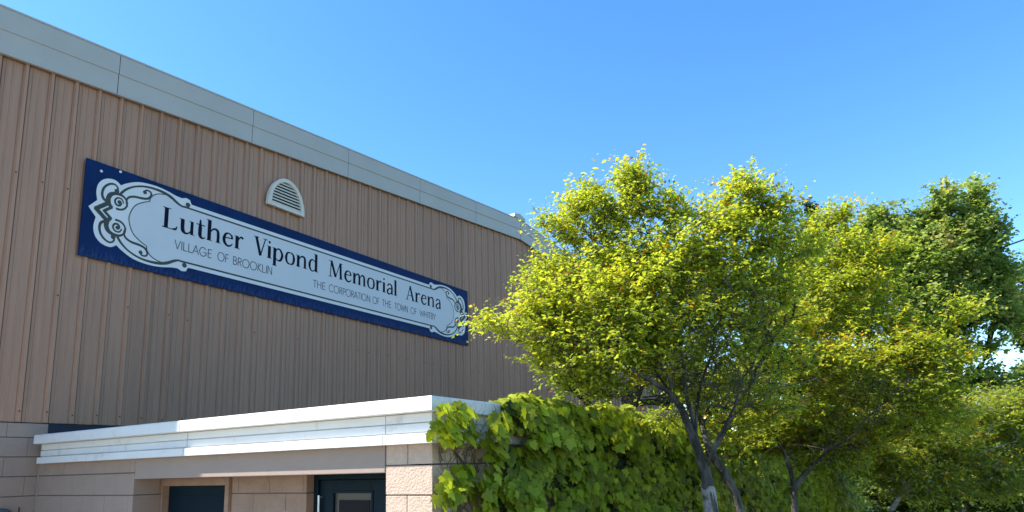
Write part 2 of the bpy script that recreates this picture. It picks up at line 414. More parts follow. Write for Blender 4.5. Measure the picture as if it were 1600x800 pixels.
for a, b, c, d in ((xa, wa, 0, ZO-.05), (wb, xb, 0, ZO-.05), (wa, wb, wz, ZO-.05), (wa, wb, 0, .5)): mb.box(a, b, YD2+.002, YD2+.04, c, d)
for a, b, c, d in ((wa-.02, wa, .5, wz), (wb, wb+.02, .5, wz), (wa-.02, wb+.02, wz, wz+.02)): mb.box(a, b, YD2-.006, YD2+.001, c, d)
dn = mb.build('door', M['navydoor'], annex, bevel=.002); tag(dn, 'navy door with a glazed panel')
M['glass'] = mat('door_glass', (.10, .085, .075), .06, spec=.9)
mb = MB(); mb.box(wa, wb, YD2+.02, YD2+.028, .5, wz); mb.build('pane', M['glass'], dn)
mb = MB(); mb.box(wa+.05, wb-.03, YD2+.012, YD2+.019, .5, wz-.055); mb.build('blind', M['dark'], dn)
mb = MB(); mb.tube([(XJ+.075, YD2-.03, .9), (XJ+.075, YD2-.03, ZO-.17)], .009, 8); mb.box(XJ+.07, XJ+.08, YD2-.03, YD2+.002, ZO-.19, ZO-.18); mb.box(XJ+.07, XJ+.08, YD2-.03, YD2+.002, .95, .96)
mb.build('handle', mat('steel', (.75, .76, .78), .3, metal=.8), dn)
# cornice: stepped profile run along the front and the side
S_ = .965
prof = [(0, .168), (.086, .168), (.086, .232), (.040, .238), (.040, .242), (.054, .244), (.054, .300), (.036, .303), (.036, .308), (.052, .310), (.052, .368), (.038, .370), (.038, .374), (.132, .377), (.132, .460), (.124, .472), (-.25, .474)]
V = []; F = []
for o_, z in prof:
    V += [(WX+.13, YE-o_, H+z), (XE+o_*.78, YE-o_, H+z), (XE+o_*.78, YB+.1, H+z)]
for i in range(len(prof)-1):
    F += [(3*i, 3*i+1, 3*i+4, 3*i+3), (3*i+1, 3*i+2, 3*i+5, 3*i+4)]
n_ = len(V); V += [(WX+.13, YE+.02, H+z) for _, z in prof]
F += [(3*i, 3*(i+1), n_+i+1, n_+i) for i in range(len(prof)-2)]
mb = MB(); mb.add(V, F)
cor = mb.build('cornice', M['white'], annex, bevel=.004)
for xs_, dark in ((-5.52, 1), (-3.21, 1)):
    for i in range(1, len(prof)-2):
        o0, z0 = prof[i]; o1, z1 = prof[i+1]
        if abs(z1-z0) < .02: continue
        mb = MB(); mb.box(xs_, xs_+.003, YE-max(o0, o1)-.0015, YE-o0+.01, H+z0, H+z1)
        mb.build('cornice_joint', M['metalgrey'], cor)
for i in range(1, len(prof)-2):
    o0, z0 = prof[i]; o1, z1 = prof[i+1]
    if abs(z1-z0) < .02: continue
    mb = MB(); mb.box(XE+o0*.78-.01, XE+o0*.78+.0025, 4.9, 4.906, H+z0+.002, H+z1-.002)
    mb.build('cornice_joint', M['metalgrey'], cor)
mb = MB(); mb.box(WX+.004, XE-.02, YE+.02, YB+.05, H+.40, H+.45); mb.build('roof', M['roof'], annex)

# ------------------------------------------------------------------ sign
SX = WX+.002; SY, SZ, SW, SH = 3.752, H+2.598, 7.90, 1.222
sign = empty('arena_sign', 'long navy sign with white scrolled plate lettered for the arena, on the brown siding', 'sign', (SX, SY, SZ))
def uvp(u, v, d): return (SX+.024+d, SY+u, SZ+v)
pw = SW/3
for i in range(3):
    mb = MB(); mb.box(SX, SX+.022, SY+pw*i+(.002 if i else 0), SY+pw*(i+1)-(.002 if i < 2 else 0), SZ, SZ+SH)
    mb.build('panel', M['navy'], sign, bevel=.0015)
def cat(pts, n=5):
    P = [np.array(p, float) for p in pts]; P = [2*P[0]-P[1]]+P+[2*P[-1]-P[-2]]; out = []
    for i in range(1, len(P)-2):
        for k in range(n):
            t = k/n; a, b, c, d = P[i-1:i+3]
            out.append(.5*((2*b)+(c-a)*t+(2*a-5*b+4*c-d)*t*t+(3*b-a-3*c+d)*t**3))
    out.append(P[-2]); return out
class Flat:
    """painted shapes on the sign; every stroke sits .08 mm above the last one"""
    def __init__(s, d): s.d = d; s.V = []; s.F = []; s.k = 0
    def stroke(s, pts, w, round_=True):
        P = [np.array(p, float) for p in pts]; n = len(P)
        for i in range(1, n-1):
            t0, t1 = P[i]-P[i-1], P[i+1]-P[i]
            if t0@t1 < .55*np.linalg.norm(t0)*np.linalg.norm(t1) and not hasattr(w, '__len__'):
                e0, e1 = t0/np.linalg.norm(t0)*w*.3, t1/np.linalg.norm(t1)*w*.3
                s.stroke([*P[:i], P[i]+e0], w); s.stroke([P[i]-e1, *P[i+1:]], w); return
        W = np.interp(np.linspace(0, 1, n), np.linspace(0, 1, len(w)), w) if hasattr(w, '__len__') else [w]*n
        d = s.d+(s.k % 14)*.00008; s.k += 1; b = len(s.V)
        for i in range(n):
            a = P[max(i-1, 0)]; c = P[min(i+1, n-1)]; t = c-a; t /= np.linalg.norm(t)+1e-9; nn = np.array([-t[1], t[0]])
            if 0 < i < n-1:
                t1 = P[i]-P[i-1]; t1 /= np.linalg.norm(t1)+1e-9; f = min(1.8, 1/max(.3, abs(t1@t)))
            else: f = 1
            for sg in (1, -1):
                q = P[i]+nn*sg*W[i]/2*f; s.V.append(uvp(q[0], q[1], d))
        for i in range(n-1): s.F.append((b+2*i, b+2*i+1, b+2*i+3, b+2*i+2))
    def dot(s, c, r, n=12):
        d = s.d+(s.k % 14)*.00008; s.k += 1; b = len(s.V)
        for i in range(n): s.V.append(uvp(c[0]+r*math.cos(2*math.pi*i/n), c[1]+r*math.sin(2*math.pi*i/n), d))
        s.F.append(tuple(range(b, b+n)))
    def poly(s, pts):
        d = s.d+(s.k % 14)*.00008; s.k += 1; b = len(s.V)
        for p in pts: s.V.append(uvp(p[0], p[1], d))
        s.F.append(tuple(range(b, b+len(pts))))
    def build(s, name, m_): return np_mesh(name, np.array(s.V), s.F, m_, sign)
UM, VM = 7.925, 1.245
def mu(pts): return [(UM-a, b) for a, b in pts]
def mv(pts): return [(a, VM-b) for a, b in pts]
up = [(0.063, 0.6225), (0.156, 0.731), (0.138, 0.837), (0.151, 0.933), (0.197, 1.007), (0.267, 1.050), (0.352, 1.058), (0.42, 1.015), (0.482, 1.062), (0.589, 1.120), (0.7, 1.152), (0.863, 1.165), (1.009, 1.152), (1.135, 1.126), (1.224, 1.118), (1.286, 1.142), (1.344, 1.130), (1.369, 1.075), (1.408, 1.072)]
upl = [up[0]]+cat(up[1:8], 3)+cat(up[7:15], 3)[1:]+up[15:]
lowl = mv(upl)
outl = upl+mu(upl)[::-1]+mu(lowl)[1:]+lowl[::-1][:-1]
plate = Flat(.0005)
ring_ = outl
# triangulated plate
from mathutils.geometry import tessellate_polygon
tri = tessellate_polygon([[Vector((a, b, 0)) for a, b in outl]])
V = [uvp(a, b, .0005) for a, b in outl]; F = []
for a, b, c in tri:
    p, q, r = outl[a], outl[b], outl[c]
    F.append((a, b, c) if (q[0]-p[0])*(r[1]-p[1])-(q[1]-p[1])*(r[0]-p[0]) > 0 else (a, c, b))
np_mesh('plate', np.array(V), F, M['plate'], sign)
# pale inner panel
pan_t = [(1.30, 1.008), (1.186, 1.017), (1.11, 1.068), (1.036, 1.092), (0.931, 1.078), (0.848, 1.038), (0.8, 0.978), (0.79, 0.925), (0.706, 0.884), (0.612, 0.81), (0.562, 0.708), (0.544, 0.6225)]
ptl = [pan_t[0]]+cat(pan_t[1:7], 3)+cat(pan_t[7:], 3)
full = ptl[::-1]+[]          # from left middle up to the top edge
pn = full+mu(full)[::-1]+mu(mv(full))[1:]+mv(full)[::-1][:-1]
tri = tessellate_polygon([[Vector((a, b, 0)) for a, b in pn]])
V = [uvp(a, b, .0012) for a, b in pn]; F = []
for a, b, c in tri:
    p, q, r = pn[a], pn[b], pn[c]
    F.append((a, b, c) if (q[0]-p[0])*(r[1]-p[1])-(q[1]-p[1])*(r[0]-p[0]) > 0 else (a, c, b))
np_mesh('inner_panel', np.array(V), F, M['panelw'], sign)
sc = Flat(.002)
lines = [
 ([(0.378, 0.915), (0.385, 0.965), (0.345, 1.0), (0.285, 0.985), (0.228, 0.925), (0.206, 0.845), (0.222, 0.78), (0.275, 0.745)], [.035, .03, .036, .04, .045, .05]),
 ([(0.335, 0.69), (0.294, 0.73), (0.281, 0.793), (0.308, 0.857), (0.367, 0.888), (0.445, 0.885), (0.495, 0.847), (0.512, 0.793), (0.492, 0.735), (0.442, 0.70), (0.38, 0.695)], [.05, .085, .075, .05, .034, .03, .034, .04]),
 ([(0.47, 0.79), (0.44, 0.838), (0.39, 0.838), (0.362, 0.795), (0.378, 0.752), (0.415, 0.745), (0.437, 0.775), (0.418, 0.80)], [.02, .028, .03, .034, .036, .036, .05]),
 ([(0.414, 0.889), (0.471, 0.969), (0.563, 1.044), (0.69, 1.098), (0.824, 1.118), (0.963, 1.112), (1.072, 1.082), (1.166, 1.030), (1.235, 1.005), (1.29, 1.015)], [.045, .04, .032, .034, .042, .052, .058, .05, .035, .03]),
 ([(0.515, 0.76), (0.500, 0.84), (0.53, 0.895), (0.60, 0.925), (0.69, 0.935), (0.767, 0.957), (0.806, 1.010), (0.795, 1.055), (0.743, 1.063), (0.715, 1.03)], [.03, .034, .04, .044, .04, .035, .03, .034]),
 ([(1.29, 1.045), (1.315, 1.07), (1.345, 1.055)], [.03, .035, .03]),
]
for mf in (lambda p: p, mv, mu, lambda p: mu(mv(p))):
    for p, w_ in lines: sc.stroke(cat(mf(p), 5), [.72*x for x in w_])
    sc.dot(mf([(.375, .922)])[0], .030); sc.dot(mf([(.722, 1.028)])[0], .026); sc.dot(mf([(1.318, 1.052)])[0], .034); sc.dot(mf([(.417, .79)])[0], .026)
    sc.stroke(mf(ptl), .013)
for mf in (lambda p: p, mu):
    sc.stroke(mf([(0.285, 0.735), (0.150, 0.6225), (0.285, 0.51)]), .052)
    sc.stroke(mf([(0.335, 0.70), (0.245, 0.6225), (0.335, 0.545)]), .036)
for v in (1.008, VM-1.008): sc.stroke([(1.26, v), (UM-1.26, v)], .024)
sc.build('scrollwork', M['olive'])

# lettering drawn stroke by stroke (cap height 1)
def B(*p): return cat(p, 6)
Wd, Th = .17, .055
G = {
 'L': ([([(.15, 0), (.15, 1)], Wd), ([(.0, .98), (.32, .98)], .04), ([(.0, .02), (.5, .02)], .045), (B((.42, .03), (.54, .07), (.6, .22)), [.07, .09, .03])], .68),
 'u': ([(B((.13, .68), (.13, .3), (.16, .1), (.27, .01), (.40, .06), (.49, .2)), [Wd, Wd, Wd, .09, .06, .05]), ([(.52, .68), (.52, 0)], .135), ([(.0, .665), (.16, .665)], .035), ([(.40, .665), (.54, .665)], .035), ([(.52, .018), (.64, .018)], .035)], .68),
 't': ([(B((.19, .92), (.19, .5), (.19, .16), (.24, .03), (.32, .01), (.42, .07)), [.06, Wd, Wd, .12, .07, .04]), ([(.02, .66), (.40, .66)], .05)], .46),
 'h': ([([(.13, 0), (.13, 1.06)], Wd), (B((.2, .48), (.28, .62), (.4, .67), (.5, .6), (.53, .4), (.53, 0)), [.04, .07, .09, .13, .14, .14]), ([(.0, 1.05), (.14, 1.05)], .04), ([(.02, .018), (.26, .018)], .036), ([(.42, .018), (.66, .018)], .036)], .70),
 'e': ([(B((.11, .40), (.30, .43), (.49, .44)), .05), (B((.47, .42), (.45, .58), (.31, .675), (.17, .6), (.10, .36), (.14, .14), (.28, .01), (.42, .06), (.50, .18)), [.11, .09, .06, .10, .15, .14, .09, .07, .035])], .58),
 'r': ([([(.13, 0), (.13, .68)], Wd), (B((.18, .44), (.25, .6), (.34, .67), (.42, .60)), [.04, .06, .09, .11]), ([(.0, .665), (.14, .665)], .036), ([(.02, .018), (.28, .018)], .036)], .48),
 'V': ([([(.10, 1), (.34, .0)], .15), ([(.34, .0), (.58, 1)], .06), ([(-.02, .98), (.24, .98)], .04), ([(.46, .98), (.70, .98)], .04)], .66),
 'i': ([([(.14, 0), (.14, .68)], Wd), ([(.01, .665), (.15, .665)], .036), ([(.02, .018), (.27, .018)], .036)], .30),
 'p': ([([(.13, -.33), (.13, .68)], Wd), (B((.18, .5), (.30, .67), (.44, .62), (.54, .36), (.46, .08), (.32, .01), (.18, .12)), [.04, .07, .1, .145, .12, .07, .04]), ([(.0, .665), (.14, .665)], .036), ([(.01, -.315), (.26, -.315)], .036)], .66),
 'o': ([(B((.32, .68), (.16, .6), (.10, .34), (.16, .08), (.32, 0)), [.05, .1, .15, .1, .05]), (B((.32, .68), (.48, .6), (.54, .34), (.48, .08), (.32, 0)), [.05, .1, .15, .1, .05])], .66),
 'n': ([([(.13, 0), (.13, .68)], Wd), (B((.2, .48), (.28, .62), (.4, .67), (.5, .6), (.53, .4), (.53, 0)), [.04, .07, .09, .13, .14, .14]), ([(.0, .665), (.14, .665)], .036), ([(.02, .018), (.26, .018)], .036), ([(.42, .018), (.66, .018)], .036)], .70),
 'd': ([([(.50, 0), (.50, 1.06)], Wd), (B((.46, .55), (.32, .675), (.17, .6), (.10, .34), (.16, .08), (.30, 0), (.46, .12)), [.04, .06, .1, .15, .1, .06, .04]), ([(.36, 1.05), (.5, 1.05)], .04), ([(.5, .018), (.64, .018)], .036)], .70),
 'M': ([([(.13, 0), (.17, 1)], .06), ([(.18, 1), (.46, .06)], .15), ([(.46, .06), (.74, 1)], .05), ([(.76, 1), (.80, 0)], .15), ([(.02, .98), (.2, .98)], .04), ([(.72, .98), (.9, .98)], .04), ([(.0, .018), (.25, .018)], .036), ([(.68, .018), (.92, .018)], .036)], .98),
 'm': ([([(.13, 0), (.13, .68)], Wd), (B((.2, .48), (.27, .62), (.36, .67), (.45, .6), (.48, .4), (.48, 0)), [.04, .07, .09, .13, .14, .14]), (B((.54, .48), (.61, .62), (.70, .67), (.79, .6), (.82, .4), (.82, 0)), [.04, .07, .09, .13, .14, .14]), ([(.0, .665), (.14, .665)], .036), ([(.02, .018), (.26, .018)], .036), ([(.40, .018), (.58, .018)], .036), ([(.74, .018), (.95, .018)], .036)], .98),
 'a': ([(B((.11, .52), (.18, .64), (.30, .68), (.42, .6), (.45, .42), (.45, .0)), [.09, .08, .07, .11, .14, .14]), (B((.42, .40), (.26, .36), (.12, .22), (.13, .06), (.26, .0), (.40, .12)), [.05, .07, .12, .12, .08, .04]), ([(.45, .018), (.56, .018)], .036)], .60),
 'l': ([([(.13, 0), (.13, 1.06)], Wd), ([(.0, 1.05), (.14, 1.05)], .04), ([(.01, .018), (.27, .018)], .036)], .30),
 'A': ([([(.10, 0), (.36, 1.0)], .06), ([(.35, 1.0), (.62, 0)], .15), ([(.18, .33), (.52, .33)], .045), ([(.0, .018), (.22, .018)], .036), ([(.50, .018), (.74, .018)], .036)], .76),
}
def word(fl, txt, u0, u1, v, h, table, sp=0):
    adv = sum(table[c][1]+sp for c in txt)-sp
    sx = (u1-u0)/(adv*h) * 1.0
    u = u0
    for c in txt:
        st, a = table[c]
        for p, w_ in st:
            ww = [x*h for x in w_] if hasattr(w_, '__len__') else w_*h
            pts = [(u+x[0]*h*sx, v+x[1]*h) for x in p]
            horizontal = abs(p[0][1]-p[-1][1]) < .01
            if not horizontal: ww = [x*(.35+.65*sx) for x in ww] if hasattr(ww, '__len__') else ww*(.35+.65*sx)
            fl.stroke(pts, ww)
        if c == 'i': fl.dot((u+.14*h*sx, v+.90*h), .075*h)
        u += (a+sp)*h*sx
h_ = .283
for t, a, b, v in (('Luther', .975, 2.225, .640), ('Vipond', 2.395, 3.665, .640), ('Memorial', 3.865, 5.600, .636), ('Arena', 5.835, 6.955, .632)):
    tx = Flat(.002); word(tx, t, a, b, v, h_, G); tx.build('title_word', M['ink'])
t_ = .105
S1 = {
 'V': ([([(0, 1), (.3, 0), (.6, 1)], t_)], .66), 'I': ([([(.1, 0), (.1, 1)], t_)], .2), 'L': ([([(.1, 1), (.1, .03), (.5, .03)], t_)], .55),
 'A': ([([(0, 0), (.33, 1), (.66, 0)], t_), ([(.12, .33), (.54, .33)], t_)], .7), 'G': ([(B((.78, .82), (.55, 1), (.25, .93), (.06, .5), (.25, .07), (.55, 0), (.8, .2), (.84, .45)), t_), ([(.5, .45), (.86, .45)], t_)], .96),
 'E': ([([(.5, .97), (.1, .97), (.1, .03), (.5, .03)], t_), ([(.1, .52), (.46, .52)], t_)], .58), 'O': ([(B((.47, 1), (.2, .92), (.05, .5), (.2, .08), (.47, 0), (.74, .08), (.89, .5), (.74, .92), (.47, 1)), t_)], .98),
 'F': ([([(.5, .97), (.1, .97), (.1, 0)], t_), ([(.1, .52), (.44, .52)], t_)], .54), 'B': ([([(.1, 0), (.1, 1)], t_), (B((.1, .97), (.35, .96), (.46, .75), (.35, .55), (.1, .53)), t_), (B((.1, .53), (.4, .5), (.52, .27), (.4, .04), (.1, .03)), t_)], .6),
 'R': ([([(.1, 0), (.1, 1)], t_), (B((.1, .97), (.38, .95), (.48, .74), (.38, .53), (.1, .5)), t_), ([(.26, .5), (.52, 0)], t_)], .6), 'K': ([([(.1, 0), (.1, 1)], t_), ([(.5, 1), (.12, .5), (.54, 0)], t_)], .6),
 'N': ([([(.1, 0), (.1, 1), (.62, 0), (.62, 1)], t_)], .76), 'T': ([([(0, .97), (.5, .97)], t_), ([(.25, .97), (.25, 0)], t_)], .54), 'H': ([([(.1, 0), (.1, 1)], t_), ([(.6, 0), (.6, 1)], t_), ([(.1, .52), (.6, .52)], t_)], .74),
 'C': ([(B((.78, .82), (.55, 1), (.25, .93), (.06, .5), (.25, .07), (.55, 0), (.78, .18)), t_)], .86), 'P': ([([(.1, 0), (.1, 1)], t_), (B((.1, .97), (.38, .95), (.5, .73), (.38, .5), (.1, .48)), t_)], .56),
 'W': ([([(0, 1), (.25, 0), (.48, .9), (.71, 0), (.96, 1)], t_)], 1.0), 'Y': ([([(0, 1), (.28, .5), (.28, 0)], t_), ([(.56, 1), (.28, .5)], t_)], .6),
}
for t, a, b in (('VILLAGE', 1.165, 1.72), ('OF', 1.80, 1.985), ('BROOKLIN', 2.045, 2.745)):
    sm = Flat(.002); word(sm, t, a, b, .39, .122, S1); sm.build('small_word', M['grayink'])
for t, a, b in (('THE', 3.545, 3.815), ('CORPORATION', 3.88, 4.875), ('OF', 4.925, 5.11), ('THE', 5.175, 5.43), ('TOWN', 5.515, 5.905), ('OF', 5.975, 6.165), ('WHITBY', 6.25, 6.765)):
    sm = Flat(.002); word(sm, t, a, b, .376, .122, S1); sm.build('small_word', M['grayink'])
for a, b in ((.175, 1.114), (.40, 1.19)):
    mb = MB(); mb.prism([uvp(a+.017*math.cos(i), b+.017*math.sin(i), 0) for i in np.arange(0, 6.28, .6)], (1, 0, 0), .004); mb.build('bolt', M['plate'], sign)

# ------------------------------------------------------------------ foliage tools
def unit(v): return v/(np.linalg.norm(v, axis=-1, keepdims=True)+1e-9)
LEAF_V = np.array([(0, 0, 0), (.27, .42, .07), (0, 1, -.10), (-.27, .42, .07), (0, .45, 0)]); LEAF_F = np.array([(0, 1, 4), (1, 2, 4), (2, 3, 4), (3, 0, 4)])
iv = [(0, 0), (.22, -.12), (.48, .02), (.40, .22), (.62, .48), (.34, .50), (.26, .72), (0, 1.02), (-.26, .72), (-.34, .50), (-.62, .48), (-.40, .22), (-.48, .02), (-.22, -.12)]
IVY_V = np.array([(0, .33, .05)]+[(x, y, -.16*abs(x)-.10*max(0, y-.5)) for x, y in iv]); IVY_F = np.array([(0, i, i % 14+1) for i in range(1, 15)])
def leaf_mesh(name, P, D, Nn, S, C, mt, parent, TV=LEAF_V, TF=LEAF_F, fold=None):
    """P base points, D leaf axes, Nn rough normals, S lengths, C colours"""
    D = unit(D); X = unit(np.cross(D, Nn)); Z = np.cross(X, D)
    n = len(P); k = len(TV)
    V = P[:, None, :]+S[:, None, None]*(TV[None, :, 0:1]*X[:, None, :]+TV[None, :, 1:2]*D[:, None, :]+TV[None, :, 2:3]*Z[:, None, :])
    F = (TF[None, :, :]+(np.arange(n)*k)[:, None, None]).reshape(-1, 3)
    return np_mesh(name, V.reshape(-1, 3), F, mt, parent, cols=np.repeat(C, k, axis=0))

def grow(limbs, tips, rng, step=.16, wig=.035, pathw=.25):
    """limbs: polylines (lists of points; first starts at the root). returns nodes, parent index, and node index of each tip"""
    N = []; Pn = []; Ln = []
    for li in limbs:
        P = [np.array(p, float) for p in li]
        if N:
            A = np.array(N); j = int(np.argmin(((A-P[0])**2).sum(1)))
        else: N.append(P[0]); Pn.append(-1); Ln.append(0); j = 0
        prev = j
        for a, b in zip(P[:-1], P[1:]):
            L = np.linalg.norm(b-a); k = max(1, int(L/step))
            for i in range(1, k+1):
                q = a+(b-a)*i/k+rng.normal(0, wig*.35, 3)
                N.append(q); Pn.append(prev); Ln.append(Ln[prev]+L/k); prev = len(N)-1
    tips = tips[np.argsort(((tips-N[min(len(N)-1, 6)])**2).sum(1))]
    ti = []
    cap = len(N)+len(tips)*14; A = np.zeros((cap, 3)); A[:len(N)] = N; LL = np.zeros(cap); LL[:len(N)] = Ln; n = len(N)
    Pn = list(Pn)
    for t in tips:
        d = np.linalg.norm(A[3:n]-t, axis=1)+pathw*LL[3:n]+np.maximum(0, A[3:n, 2]-t[2])*.6
        j = int(np.argmin(d))+3
        a = A[j]; L = np.linalg.norm(t-a); k = max(1, min(13, int(L/step)))
        side = rng.normal(0, 1, 3)*L*.10; rise = np.array([0, 0, -.10*L])
        prev = j
        for i in range(1, k+1):
            f = i/k; q = a+(t-a)*f+(side+rise)*math.sin(math.pi*f)+(rng.normal(0, wig, 3) if i < k else 0)
            A[n] = q; LL[n] = LL[prev]+L/k; Pn.append(prev); prev = n; n += 1
        ti.append(prev)
    return A[:n], np.array(Pn), np.array(ti), tips

def tree(name, label, cat_, limbs, tips, seed, leaf=.055, twigs=5, per=8, twlen=.2, cfun=None, r0=.0042, rexp=.46, rmin=.0025, rmax=.2, bark='bark', root_r=None, group=None, droop=.25, twig_r=.0022, sz=(1, 1, .55), fat=1.0, bare=None):
    rng = np.random.default_rng(seed)
    base = np.array(limbs[0][0]); 
    o = empty(name, label, cat_, tuple(base), group)
    nleaf = len(tips)
    allt = tips if bare is None else np.concatenate([tips, bare])
    flag = np.arange(len(allt)) < nleaf
    A, Pn, ti, order_t = grow(limbs, allt, rng)
    keep = np.array([flag[int(np.argmin(((allt-t)**2).sum(1)))] for t in order_t])
    ti_all = ti; ti = ti[keep]; tips = order_t[keep]
    n = len(A); cnt = np.zeros(n)
    for t in ti: cnt[t] += 1
    for t in ti_all[~keep]: cnt[t] += .6
    child = [[] for _ in range(n)]
    for i in range(n-1, 0, -1):
        if Pn[i] >= 0: child[Pn[i]].append(i)
    order = sorted(range(n), key=lambda i: -i)
    for i in order:
        if Pn[i] >= 0: cnt[Pn[i]] += cnt[i]
    R = np.clip(r0*np.maximum(cnt, .6)**rexp, rmin, rmax)
    mb = MB(); done = np.zeros(n, bool)
    for i in range(n):                       # chains following the thickest child
        if done[i] and i != 0: continue
        pts = []; rad = []
        if Pn[i] >= 0: pts.append(A[Pn[i]]); rad.append(min(R[i]*1.15, R[Pn[i]]))
        j = i
        while True:
            pts.append(A[j]); rad.append(R[j]); done[j] = True
            c = [x for x in child[j] if not done[x]]
            if not c: break
            j = max(c, key=lambda x: cnt[x])
        if len(pts) > 1: mb.tube(pts, rad, 9 if max(rad) > .03 else (6 if max(rad) > .012 else 4))
    # twiglets with leaves set along them
    m_ = len(tips)*twigs
    T = np.repeat(A[ti], twigs, axis=0); par = A[np.maximum(Pn[ti], 0)]; main = np.repeat(unit(A[ti]-par), twigs, axis=0)
    d = unit(unit(rng.normal(0, 1, (m_, 3))*np.array(sz))*1.0+main*.7+np.array([0, 0, .12])); L = twlen*rng.uniform(.5, 1.25, m_)
    E_ = T+d*L[:, None]; E_[:, 2] -= droop*L*.35
    back = T-main*(rng.uniform(0, 1, m_)*.12)[:, None]*twlen/.2
    a = unit(np.cross(d, [0, 0, 1.0])); b = np.cross(d, a)
    V = np.stack([back+a*twig_r, back-a*twig_r*.5+b*twig_r, back-a*twig_r*.5-b*twig_r, E_], 1).reshape(-1, 3)
    base_i = (np.arange(m_)*4)[:, None]
    TF = np.concatenate([base_i+np.array([0, 1, 3]), base_i+np.array([1, 2, 3]), base_i+np.array([2, 0, 3])]).reshape(-1, 3)
    if bare is not None:                     # dead twiglets on the bare branches
        for t in ti_all[~keep]:
            for q in range(3):
                p = A[t] if q else A[max(Pn[t], 0)]; dd = unit(rng.normal(0, 1, 3)+unit(A[t]-A[max(Pn[t], 0)])*1.2); e = p+dd*rng.uniform(.1, .3)
                mb.tube([p, p+(e-p)*.5+rng.normal(0, .012, 3), e], [.003, .002, .001], 3)
    trunk = mb.build('trunk', M[bark], o, smooth=True)
    np_mesh('twigs', V, TF, M[bark], trunk)
    f = np.tile((np.arange(per)+.6)/per, m_)*1.0; f = np.clip(f+rng.normal(0, .06, len(f)), 0, 1.05)
    idx = np.repeat(np.arange(m_), per)
    P = back[idx]+(E_-back)[idx]*f[:, None]+rng.normal(0, .006, (len(idx), 3))
    s = np.where(np.arange(len(idx)) % 2 == 0, 1, -1)[:, None]
    D = d[idx]*.55+a[idx]*s*.9+rng.normal(0, .38, (len(idx), 3)); D[:, 2] -= droop
    Nn = np.array([0, 0, 1.0])+rng.normal(0, .42, (len(idx), 3))
    S = leaf*rng.uniform(.5, 1.3, len(idx))*np.where(f > .9, .75, 1)
    tipid = np.repeat(np.repeat(np.arange(len(tips)), twigs), per)
    C = cfun(P, tipid, f, rng, len(tips))
    TV = LEAF_V.copy(); TV[:, 0] *= fat
    leaf_mesh('crown', P, D, Nn, S, C, M['leaf'], o, TV=TV)
    return o

def blobs(bl, rng, n_total, depth_k=1.0):
    """bl: (px, py, rx, ry, t, [weight], [rt metres]); tips scattered in these clumps of the crown"""
    w_ = np.array([b[2]*b[3]*(b[4]**.5)*(b[5] if len(b) > 5 else 1) for b in bl]); w_ = w_/w_.sum(); out = []
    for b, f in zip(bl, w_):
        n = max(3, int(round(n_total*f)))
        u = unit(rng.normal(0, 1, (n, 3)))*(rng.uniform(0, 1, (n, 1))**.42)
        rt = b[6] if len(b) > 6 else (b[2]+b[3])/2/FPX*b[4]*1.0*depth_k
        for q in u:
            out.append(at(b[0]+q[0]*b[2], b[1]+q[1]*b[3], b[4]+q[2]*rt))
    return np.array(out)
def ground_pt(px, t, drop=0):
    p = at(px, 760, t); p[2] = drop; return p
def cols_yellow(red=.10, base=(.34, .395, .042), hi=(.505, .505, .057), dk=(.215, .30, .037)):
    def f(P, tid, fr, rng, nt_):
        base_, hi_, dk_ = map(np.array, (base, hi, dk))
        k = rng.uniform(0, 1, nt_)[tid][:, None]
        j = rng.uniform(0, 1, (len(P), 1))
        C = base_*(1-k)+hi_*k
        C = np.where(j < .28, C*.45+dk_*.55, C)
        redt = (rng.uniform(0, 1, nt_) < red)[tid]
        m2 = redt & (fr > .55) & (rng.uniform(0, 1, len(P)) < .7)
        m3 = (fr > .92) & (rng.uniform(0, 1, len(P)) < .16)
        C[m2] = np.array((.58, .36, .02))*rng.uniform(.7, 1.1, (m2.sum(), 1)); C[m3] = np.array((.45, .16, .03))*rng.uniform(.6, 1.1, (m3.sum(), 1))
        return C*rng.uniform(.8, 1.2, (len(P), 1))
    return f
def cols_green(a=(.15, .22, .055), b=(.36, .41, .13), c=(.36, .27, .15), pc=.05):
    def f(P, tid, fr, rng, nt_):
        k = rng.uniform(0, 1, nt_)[tid][:, None]; C = np.array(a)*(1-k)+np.array(b)*k
        m2 = (rng.uniform(0, 1, nt_) < pc)[tid]; C[m2] = C[m2]*.4+np.array(c)*.6
        return C*rng.uniform(.7, 1.3, (len(P), 1))
    return f

# ------------------------------------------------------------------ the trees along the wall
r1 = np.random.default_rng(11)
def pl(t, *pts): return [at(p[0], p[1], p[2] if len(p) > 2 else t) for p in pts]
tb = at(1112, 800, 6.0); root = np.array([tb[0]+.02, tb[1], 0])
A_limbs = [[root]+pl(6.0, (1113, 830), (1108, 770), (1099, 735), (1085, 690), (1066, 640), (1045, 610, 5.9), (1005, 588, 5.7), (960, 560, 5.5), (900, 520, 5.4)),
           pl(6.0, (1099, 735), (1088, 680, 6.05), (1072, 610, 6.1), (1062, 540, 6.2), (1050, 470, 6.2), (1030, 400, 6.2), (1000, 330, 6.2)),
           pl(6.0, (1103, 728, 6.0), (1122, 690, 5.9), (1140, 655, 5.8), (1165, 630, 5.7), (1215, 608, 5.6), (1280, 590, 5.5)),
           pl(6.0, (1085, 690), (1095, 600, 6.2), (1120, 520, 6.3), (1150, 440, 6.4), (1170, 350, 6.4)),
           pl(6.0, (1066, 640), (1010, 560, 6.2), (975, 480, 6.4), (930, 410, 6.4), (880, 370, 6.4)),
           pl(6.0, (1122, 690, 5.9), (1160, 600, 6.1), (1200, 520, 6.2), (1240, 430, 6.3))]
